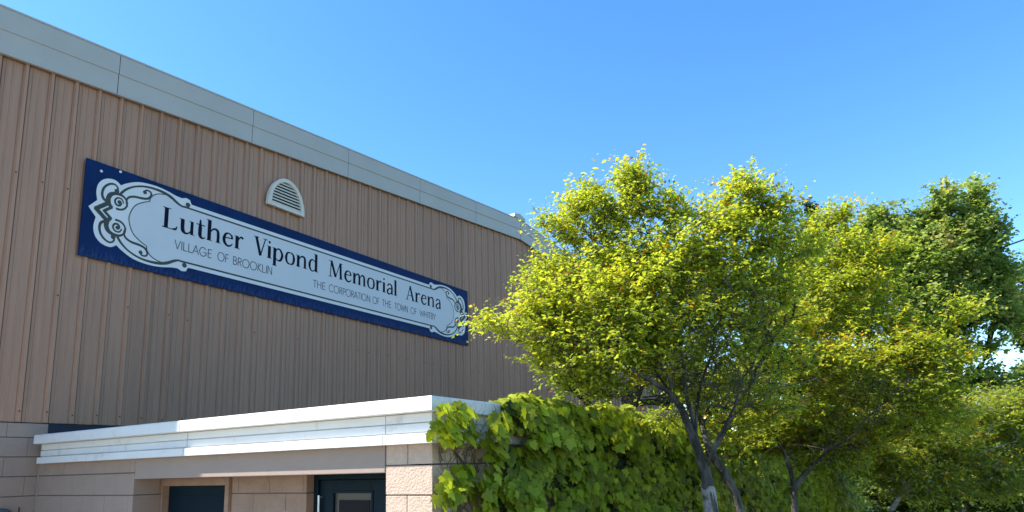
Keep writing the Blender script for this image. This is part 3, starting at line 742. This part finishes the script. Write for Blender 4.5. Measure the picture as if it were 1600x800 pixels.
A_bl = [(1050, 590, 60, 24, 6.3, .7), (925, 612, 50, 9, 6.0, 1.2), (1200, 640, 50, 20, 6.4, .8), (985, 272, 15, 13, 6.2, 2.2), (1168, 287, 24, 11, 6.3, 1.6), (1222, 320, 16, 11, 6.3, 1.4), (985, 292, 32, 28, 6.2), (970, 325, 40, 30, 6.2), (920, 315, 50, 28, 6.2), (872, 350, 52, 15, 6.3, 1.1), (1040, 330, 45, 30, 6.2), (930, 362, 75, 26, 6.3, .8), (900, 395, 40, 12, 6.4, .3),
        (865, 430, 55, 32, 6.1, 1.1), (975, 420, 110, 45, 6.1), (1085, 400, 100, 55, 6.1), (1165, 302, 45, 24, 6.3), (1150, 345, 70, 34, 6.3), (1210, 335, 38, 22, 6.3), (1215, 385, 60, 45, 6.3),
        (850, 475, 60, 40, 5.9), (930, 480, 95, 50, 5.8), (1030, 480, 100, 60, 5.8, .9), (775, 508, 38, 9, 5.8, 1.3), (860, 530, 70, 30, 5.8), (950, 545, 85, 40, 5.7), (1050, 545, 80, 35, 5.9, .45),
        (890, 578, 62, 26, 5.8), (950, 590, 55, 16, 5.8), (1120, 470, 100, 50, 6.2, .5), (1195, 440, 60, 40, 6.1, .8), (1150, 540, 90, 45, 6.1, .45), (1090, 600, 70, 35, 6.3, .4), (1170, 600, 60, 30, 6.3, .5), (1150, 650, 50, 22, 6.5, .5), (1045, 655, 50, 14, 6.5, .6), (1160, 690, 50, 16, 6.6, .7)]
tips = blobs(A_bl, r1, 1100)
bareA = blobs([(1120, 480, 90, 50, 5.9), (1060, 540, 80, 50, 5.9), (1150, 580, 80, 40, 5.9), (1100, 630, 90, 40, 6.0), (1190, 520, 50, 40, 6.0), (1000, 600, 60, 25, 6.0, .6)], np.random.default_rng(3), 240)
tree('ornamental_tree', 'nearest yellow-green tree, several-stemmed, whose forked pale trunk stands before the ivy', 'tree', A_limbs, tips, 21, leaf=.050, twigs=6, per=10, twlen=.25, cfun=cols_yellow(.06), r0=.00062, rexp=.62, rmin=.0024, fat=1.05, bare=bareA)

tb2 = at(1165, 820, 6.3); root2 = np.array([tb2[0], tb2[1], 0])
L2 = [[root2]+pl(6.3, (1160, 815), (1150, 770), (1132, 735), (1112, 708), (1098, 660, 6.5), (1080, 600, 6.7), (1100, 540, 6.8), (1130, 470, 6.9)),
      pl(6.5, (1112, 708, 6.3), (1150, 640, 6.6), (1190, 560, 6.8), (1230, 500, 6.9))]
tips = blobs([(1130, 440, 90, 50, 6.9), (1200, 470, 80, 50, 6.9), (1100, 520, 70, 40, 6.9, .5), (1210, 560, 70, 40, 6.8, .8), (1130, 590, 60, 30, 6.7, .3)], np.random.default_rng(5), 190)
tree('leaning_tree', 'slim dark-stemmed tree leaning left against the pale forked trunk, in front of the ivy', 'tree', L2, tips, 5, leaf=.06, twigs=5, per=5, twlen=.18, cfun=cols_yellow(.05), r0=.0038, rexp=.44, rmin=.002, bark='bark')

tb3 = at(1243, 800, 8.2); root3 = np.array([tb3[0], tb3[1], 0])
L3 = [[root3]+pl(8.2, (1246, 820), (1240, 760), (1226, 715), (1214, 680), (1210, 640), (1222, 610), (1260, 560, 8.1), (1300, 500, 8.1), (1320, 430, 8.2)),
      pl(8.2, (1246, 770), (1262, 735), (1300, 700, 7.9), (1335, 672, 7.7), (1370, 640, 7.6), (1420, 600, 7.5)),
      pl(8.2, (1214, 680), (1196, 640, 8.4), (1190, 560, 8.5), (1235, 480, 8.6), (1290, 400, 8.6)),
      pl(8.2, (1300, 700, 7.9), (1352, 690, 7.8), (1361, 630, 7.7), (1362, 590, 7.7), (1400, 540, 7.7))]
bareB = blobs([(1250, 620, 70, 40, 7.7), (1330, 640, 80, 40, 7.7), (1280, 700, 70, 40, 7.9), (1400, 600, 60, 40, 7.6)], np.random.default_rng(4), 110)
B_bl = [(1150, 700, 50, 12, 8.8, 2.0), (1290, 725, 60, 10, 8.4, 1.6), (1312, 328, 11, 12, 8.6, 2.2), (1295, 345, 14, 10, 8.6, 1.2), (1190, 690, 50, 16, 8.4, 2.2), (1300, 345, 32, 26, 8.6), (1290, 385, 50, 40, 8.6), (1350, 395, 55, 28, 8.4), (1330, 440, 95, 50, 8.4), (1245, 420, 50, 50, 8.6), (1390, 385, 30, 12, 8.3), (1250, 500, 90, 35, 8.2), (1380, 505, 80, 35, 8.2),
        (1210, 505, 60, 26, 7.9), (1340, 560, 110, 35, 7.8), (1430, 545, 60, 35, 7.8), (1230, 580, 80, 30, 8.0, .8), (1500, 490, 34, 28, 8.0), (1470, 560, 55, 35, 7.8), (1440, 610, 80, 35, 7.8), (1330, 620, 100, 30, 8.0),
        (1260, 655, 80, 26, 8.3, 1.6), (1245, 690, 75, 20, 8.6, 3.2), (1330, 690, 60, 18, 8.3, 2), (1350, 670, 90, 25, 8.2), (1180, 640, 60, 30, 8.6, .9), (1110, 600, 50, 40, 8.8, .6), (1460, 655, 70, 26, 8.1)]
tips = blobs(B_bl, np.random.default_rng(8), 1220)
tree('ornamental_tree', 'middle yellow-green tree, right of the forked trunk, with orange-tinged flat layered sprays', 'tree', L3, tips, 22, leaf=.056, twigs=6, per=10, twlen=.28, cfun=cols_yellow(.17), bare=bareB, r0=.0005, rexp=.62, rmin=.0024, sz=(1, 1, .4), fat=1.05)

tb4 = at(1370, 830, 9.0); root4 = np.array([tb4[0], tb4[1], 0])
L4 = [[root4]+pl(9.0, (1380, 815), (1395, 795), (1412, 772), (1430, 740), (1460, 700), (1500, 660), (1540, 620)),
      pl(9.0, (1412, 772), (1440, 760), (1490, 730), (1540, 700), (1590, 690))]
C_bl = [(1450, 762, 80, 20, 9.2), (1560, 752, 60, 26, 9.4), (1370, 730, 40, 14, 9.2, .8), (1480, 690, 90, 26, 9.2), (1540, 655, 70, 30, 9.4), (1400, 705, 80, 20, 9.0), (1430, 735, 80, 22, 9.0), (1520, 720, 80, 24, 9.2), (1590, 700, 50, 35, 9.4), (1380, 660, 50, 26, 9.2), (1570, 625, 40, 20, 9.6), (1620, 660, 40, 50, 9.6)]
tips = blobs(C_bl, np.random.default_rng(9), 720)
tree('ornamental_tree', 'lowest yellow-green tree, right of the ivy end, on a leaning pale stem', 'tree', L4, tips, 23, leaf=.065, twigs=6, per=10, twlen=.30, cfun=cols_yellow(.03, (.25, .30, .04), (.40, .42, .05), (.16, .23, .03)), r0=.0015, rexp=.48, sz=(1, 1, .4), bark='barkpale')

near = bpy.data.objects['ornamental_tree']
mb = MB(); c_ = [np.array(p) for p in pl(6.0, (1113, 830), (1111.5, 805), (1108.5, 780), (1106, 762))]
ang = np.linspace(-2.4, .9, 9); V = []; F = []
for i, c in enumerate(c_):
    for k, a_ in enumerate(ang): 
        rr = .066+rnd.uniform(-.002, .003); V.append(c+np.array([math.cos(a_)*rr, math.sin(a_)*rr, (rnd.uniform(-.02, .02) if i == 3 else 0)]))
for i in range(3):
    for k in range(8): F.append((i*9+k, i*9+k+1, (i+1)*9+k+1, (i+1)*9+k))
mb.add(V, F); mb.build('pale_bark', M['barkpale'], near, smooth=True)
# ------------------------------------------------------------------ darker trees beyond
def big(name, label, px, t, bl, n, seed, leaf, cf, limbs_px, **kw):
    g = ground_pt(px, t)
    L = [[g]+pl(t, *limbs_px[0])]+[pl(t, *l) for l in limbs_px[1:]]
    tips = blobs(bl, np.random.default_rng(seed), n)
    return tree(name, label, 'tree', L, tips, seed, leaf=leaf, cfun=cf, **kw)
big('maple_tree', 'tall dark green maple with a twin-pointed top, rising behind the yellow-green trees', 1500, 15,
    [(1477, 318, 20, 26, 15, 1.2), (1524, 305, 12, 22, 15, 1.5), (1500, 356, 52, 28, 15), (1535, 370, 35, 40, 15), (1430, 355, 40, 25, 15), (1375, 345, 35, 18, 15.2), (1400, 385, 60, 32, 15), (1470, 405, 80, 40, 14.8), (1555, 425, 32, 22, 15),
     (1540, 450, 45, 40, 15), (1490, 470, 90, 40, 14.6), (1410, 440, 70, 45, 15), (1570, 490, 40, 22, 15), (1450, 520, 60, 40, 15), (1530, 545, 40, 8, 14.8, .7), (1535, 600, 40, 25, 14.8), (1350, 400, 50, 45, 15.4), (1300, 480, 80, 60, 15.6, .6), (1400, 600, 100, 70, 15.6, .5)],
    1000, 31, .10, cols_green(), [[(1500, 700), (1495, 620), (1490, 540), (1488, 450), (1490, 380), (1500, 330)], [(1495, 620), (1540, 560), (1560, 470)], [(1490, 540), (1430, 470), (1390, 390)]], twigs=7, per=12, twlen=.46, r0=.006, rexp=.48, bark='barkdark', sz=(1, 1, .8), fat=1.5, rmax=.3)
big('maple_tree', 'dark green tree at the right edge, lower than the twin-pointed maple and partly cut off', 1610, 17,
    [(1600, 470, 34, 22, 17), (1592, 436, 12, 8, 17, .7), (1620, 500, 50, 40, 17), (1605, 530, 26, 14, 17, .8), (1598, 600, 30, 30, 17, 1.1), (1570, 625, 30, 20, 17, .8), (1640, 590, 36, 50, 17), (1580, 655, 45, 20, 17, .8), (1640, 430, 50, 50, 17), (1660, 560, 60, 80, 17), (1600, 690, 70, 40, 17)],
    460, 33, .105, cols_green((.11, .18, .04), (.24, .30, .08)), [[(1612, 720), (1615, 640), (1625, 560), (1620, 500)]], twigs=7, per=12, twlen=.45, r0=.007, rexp=.48, bark='barkdark', fat=1.5, rmax=.3)
big('conifer_tree', 'dark narrow conifer top showing in a gap above the yellow-green crowns', 1267, 22,
    [(1265, 318, 4, 8, 22, 2), (1266, 332, 7, 9, 22, 1.6), (1268, 347, 11, 9, 22, 1.3), (1268, 365, 16, 12, 22), (1268, 390, 24, 18, 22), (1270, 430, 36, 28, 22), (1270, 490, 50, 40, 22), (1270, 570, 62, 50, 22)],
    230, 35, .13, cols_green((.012, .03, .012), (.02, .042, .016), pc=0), [[(1268, 700), (1268, 600), (1268, 480), (1267, 380), (1265, 312)]], twigs=6, per=9, twlen=.34, r0=.01, bark='barkdark', droop=.5, rmax=.25)
big('hedge_tree', 'shady green tree low behind the right-hand trees, left of the gap of sky', 1440, 19,
    [(1400, 700, 90, 50, 19), (1500, 710, 90, 50, 19), (1330, 680, 70, 45, 19), (1580, 740, 90, 40, 19), (1450, 640, 80, 40, 19), (1260, 660, 70, 40, 19.5), (1660, 730, 60, 50, 19), (1380, 610, 80, 40, 20), (1150, 610, 60, 40, 19.5), (1210, 560, 80, 50, 19.5), (1120, 660, 50, 30, 19.5), (1300, 590, 80, 50, 20)],
    700, 37, .17, cols_green((.05, .10, .02), (.12, .19, .04), pc=0), [[(1440, 740), (1440, 690), (1440, 640)], [(1440, 700), (1550, 690)], [(1440, 700), (1330, 670)]], twigs=7, per=8, twlen=.5, r0=.01, bark='barkdark', fat=1.6, rmax=.3)
# tree growing in the yard behind the annex: thick dark leaning trunk above the ivy
yb = at(972, 660, 8.9)
ty = [np.array([yb[0]-.35, yb[1]-.1, 0])]+pl(8.9, (975, 650), (990, 615), (1002, 585), (1000, 540), (985, 480), (960, 420))
tips = blobs([(960, 440, 80, 50, 9.2), (1020, 480, 70, 50, 9.2), (930, 520, 60, 40, 9.0), (1010, 560, 60, 30, 9.0), (1060, 620, 60, 22, 9.0, .7), (900, 600, 50, 18, 8.9, .9), (1075, 560, 60, 50, 9.2, .6), (1080, 450, 70, 50, 9.2, .6)], np.random.default_rng(14), 260)
tree('yard_tree', 'thick black leaning trunk rising just above the ivy top, its crown behind the nearest tree', 'tree', [ty], tips, 14, leaf=.075, twigs=6, per=7, twlen=.25, cfun=cols_yellow(.04, (.14, .24, .02), (.24, .32, .022)), r0=.0095, rexp=.47, bark='barkdark', rmin=.004)

# low shrubs under the trees at the right
def shrub(label, px, py, t, rx, ry, seed, n=60, leaf=.09):
    g = ground_pt(px, t); L = [[g, at(px, py+ry, t), at(px, py, t)]]
    tips = blobs([(px, py, rx, ry, t)], np.random.default_rng(seed), n)
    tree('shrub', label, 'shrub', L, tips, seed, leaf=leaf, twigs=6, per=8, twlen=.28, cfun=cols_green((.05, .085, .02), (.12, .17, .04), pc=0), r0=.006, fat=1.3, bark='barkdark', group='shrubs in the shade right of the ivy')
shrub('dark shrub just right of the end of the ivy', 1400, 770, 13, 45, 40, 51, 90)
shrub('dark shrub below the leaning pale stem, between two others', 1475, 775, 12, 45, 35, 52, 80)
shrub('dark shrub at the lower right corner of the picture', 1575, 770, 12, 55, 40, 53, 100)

# ------------------------------------------------------------------ ivy and its wall
wall = empty('garden_wall', 'long block wall continuing from the annex, hidden under ivy', 'wall', (XE, YB, 0))
mb = MB(); blocks(mb, 'x', XE, YB+.01, 38, 0, H+.34, .15, zref=zr, course=.2025); mb.box(XE-.008, XE-.22, YB+.01, 38, 0, H+.33, 1)
mb.box(XE-.25, XE+.03, YB+.11, 38.05, H+.34, H+.40, 0)
mb.build('blocks', [M['block'], M['mortar']], wall)
ri = np.random.default_rng(77)
P = []; Nn = []; D = []; S = []; C = []
def ivy_edge(z):                             # where the dense growth starts (distance along the wall) at height z above the camera level
    return 4.36+.10*math.sin(z*9)+.06*math.sin(z*23+1)-.10*(z < -.1)
def thick(y, z):
    return .12+.05*math.sin(y*2.3+z*1.7)+.05*math.sin(y*7.1-z*6.3)+.045*math.sin(y*3.9+z*11)
def add_leaf(p, d, n, s, c): P.append(p); D.append(d); Nn.append(n); S.append(s); C.append(c)
ZT = .50
def ivycol(bright):  # share of lighter leaves, raised towards the top as painted sunlight
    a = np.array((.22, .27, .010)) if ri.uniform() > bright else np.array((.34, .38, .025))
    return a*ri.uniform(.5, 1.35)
nfront = 36000
for i in range(nfront):
    u = ri.uniform(); y = 4.2+(38-4.2)*u**1.7; z = ri.uniform(-2.1, ZT-.02)
    if y < ivy_edge(z)+ri.uniform(-.06, .12): continue
    if y < 5.3 and ri.uniform() < .12: continue
    hole = math.sin(y*3.7+z*2.9)*math.sin(z*5.3-y*1.3)
    if hole > .62+ri.uniform(0, .3): continue
    gap_shade = ri.uniform() < .26  # inner leaves coloured dark, painting the shade in the gaps
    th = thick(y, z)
    layer = ri.uniform(.0, .25) if gap_shade else ri.uniform(.3, 1.25)
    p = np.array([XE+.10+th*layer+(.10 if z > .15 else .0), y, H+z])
    d = np.array([.35+ri.normal(0, .25), ri.normal(0, .35), -1.0+ri.normal(0, .2)])
    n = np.array([1.0, -.38-min(.5, (y-4)*.04)+ri.normal(0, .38), .42+ri.normal(0, .28)])
    add_leaf(p, d, n, ri.uniform(.045, .108)*(1.0 if y < 14 else 1.25), np.array((.035, .055, .010)) if gap_shade else ivycol(.12 if z < .1 else .3)*(np.array((1.4, 1.2, .6)) if y > 9 else 1))
# rounded top growing over the cornice
for i in range(6500):
    u = ri.uniform(); y = 4.30+(37-4.3)*u**1.8
    if y < 4.42 and ri.uniform() < .5: continue
    a = ri.uniform(-.5, math.pi*.62)
    mound = .035*math.sin(y*4.1)+.035*math.sin(y*8.3+1)+.02*math.sin(y*2.2)
    env = 1 if y < 7.5 else max(.35, 1-(y-7.5)*.12)
    r = (.175+mound)*env*ri.uniform(.75, 1.08)
    cxx, czz = XE+.03, .355+ (.01 if y < 8 else -.02)
    p = np.array([cxx+r*math.cos(a)*1.05, y, H+czz+r*math.sin(a)*1.0])
    n = np.array([math.cos(a)+.75, ri.normal(-.35, .4), math.sin(a)*.8+.2])+ri.normal(0, .2, 3)
    d = np.array([.6*math.sin(a)+.25, ri.normal(0, .5), -.75*abs(math.cos(a))-.15])+ri.normal(0, .25, 3)
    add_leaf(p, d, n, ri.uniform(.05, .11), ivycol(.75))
def clump(px0, px1, py0, py1, n, top=.5, out=.17, smin=.06, smax=.12):
    for i in range(n):
        px, py = ri.uniform(px0, px1), ri.uniform(py0, py1)
        e = ((px-(px0+px1)/2)/((px1-px0)/2))**2+((py-(py0+py1)/2)/((py1-py0)/2))**2
        if e > 1.05: continue
        r_ = ray(px, py); p = CAM+r_*((XE+out+ri.uniform(-.05, .06))/r_[0])
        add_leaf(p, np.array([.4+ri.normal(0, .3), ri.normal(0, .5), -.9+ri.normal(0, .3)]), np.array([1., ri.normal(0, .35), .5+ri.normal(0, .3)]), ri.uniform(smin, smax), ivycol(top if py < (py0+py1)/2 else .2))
clump(680, 740, 622, 682, 75, .95, .21, .05, .10); clump(670, 705, 655, 690, 14, .7, .2, .05, .09); clump(696, 745, 640, 690, 30, .4, .2, .05, .10)
clump(690, 762, 725, 775, 60, .1, .10, .06, .11); clump(676, 706, 755, 795, 22, .3, .10, .05, .09); clump(752, 786, 660, 800, 90, .3, .13, .05, .1); clump(735, 775, 745, 810, 30, .1, .1, .05, .1)
clump(765, 800, 640, 690, 50, .8, .25, .05, .1)
ivy = empty('climbing_ivy', 'dense large-leaved green ivy covering the wall right of the entrance, spilling over the cornice', 'climbing plant', (XE, YE+.5, 0))
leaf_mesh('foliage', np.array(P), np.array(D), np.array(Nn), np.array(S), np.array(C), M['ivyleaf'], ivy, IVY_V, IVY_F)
mb = MB()
for i in range(150):                         # bare stems clinging to the wall near the corner
    y = ri.uniform(3.62, 4.9); z = ri.uniform(-2.0, .1); pts = []; dy = ri.normal(0, .04)
    n = ri.integers(8, 26)
    for k in range(n):
        pts.append((XE+.006+ri.uniform(0, .010)+(.11 if z > .165 else 0)+(.03 if z > .37 else 0), y, H+z)); z += ri.uniform(.02, .055); dy = dy*.8+ri.normal(0, .018); y += dy
        if z > .46 or y < 3.585: break
    if len(pts) > 3: mb.tube(pts, list(np.linspace(ri.uniform(.002, .0055), .001, len(pts))), 4)
for i in range(60):
    y = ri.uniform(3.6, 4.5); z = ri.uniform(-1.5, .15); pts = []
    for k in range(10):
        pts.append((XE+.008, y, H+z)); y += ri.uniform(-.04, .05); z += ri.normal(0, .02)
        y = max(y, 3.59); z = min(z, .16)
    mb.tube(pts, .0016, 4)
for y0_ in (4.3, 4.42, 4.6):
    y = y0_; mb.tube([(XE+.03, y+.04*math.sin(k*.7+y0_), z) for k, z in enumerate(np.linspace(0, H+.15, 22))], list(np.linspace(.016, .007, 22)), 6)
mb.build('vine_stems', M['vine'], ivy)

# ------------------------------------------------------------------ small things
# overhead service cable from a pole out of frame to the far part of the hall
a = at(1720, 330, 13.0); b = np.array([WX+.05, 25.0, H+4.6]); pts = []
for k in range(41):
    f = k/40; p = a+(b-a)*f; p[2] -= .9*4*f*(1-f)*.35; pts.append(p)
mb = MB(); mb.tube(pts, .016, 6); cb = mb.build('overhead_cable', M['cable']); tag(cb, 'thin black cable crossing in front of the dark green maple at the right', 'cable')
# lamp on the block base at the left
lp = empty('wall_lamp', 'grey domed lamp on the block wall at the lower left corner', 'wall lamp', (BX, 3.22, H-.33))
mb = MB(); n = 12
V = []; F = []
for i in range(6):
    t = i/5*math.pi/2
    for k in range(n+1):
        ph = -math.pi/2+math.pi*k/n; V.append((BX+.001+.10*math.cos(ph)*math.cos(t), 3.24+.115*math.sin(ph)*math.cos(t), H-.36+.075*math.sin(t)))
for i in range(5):
    for k in range(n): F.append((i*(n+1)+k, i*(n+1)+k+1, (i+1)*(n+1)+k+1, (i+1)*(n+1)+k))
mb.add(V, F); mb.build('shade', M['metalgrey'], lp, smooth=True)
mb = MB(); mb.box(BX+.002, BX+.05, 3.17, 3.31, H-.42, H-.362); mb.build('body', M['metalgrey'], lp, bevel=.004)
mb = MB(); mb.tube([(BX+.012, 3.41, 0.3), (BX+.012, 3.41, H-.285)], .006, 6); mb.build('conduit', M['rust'], lp)
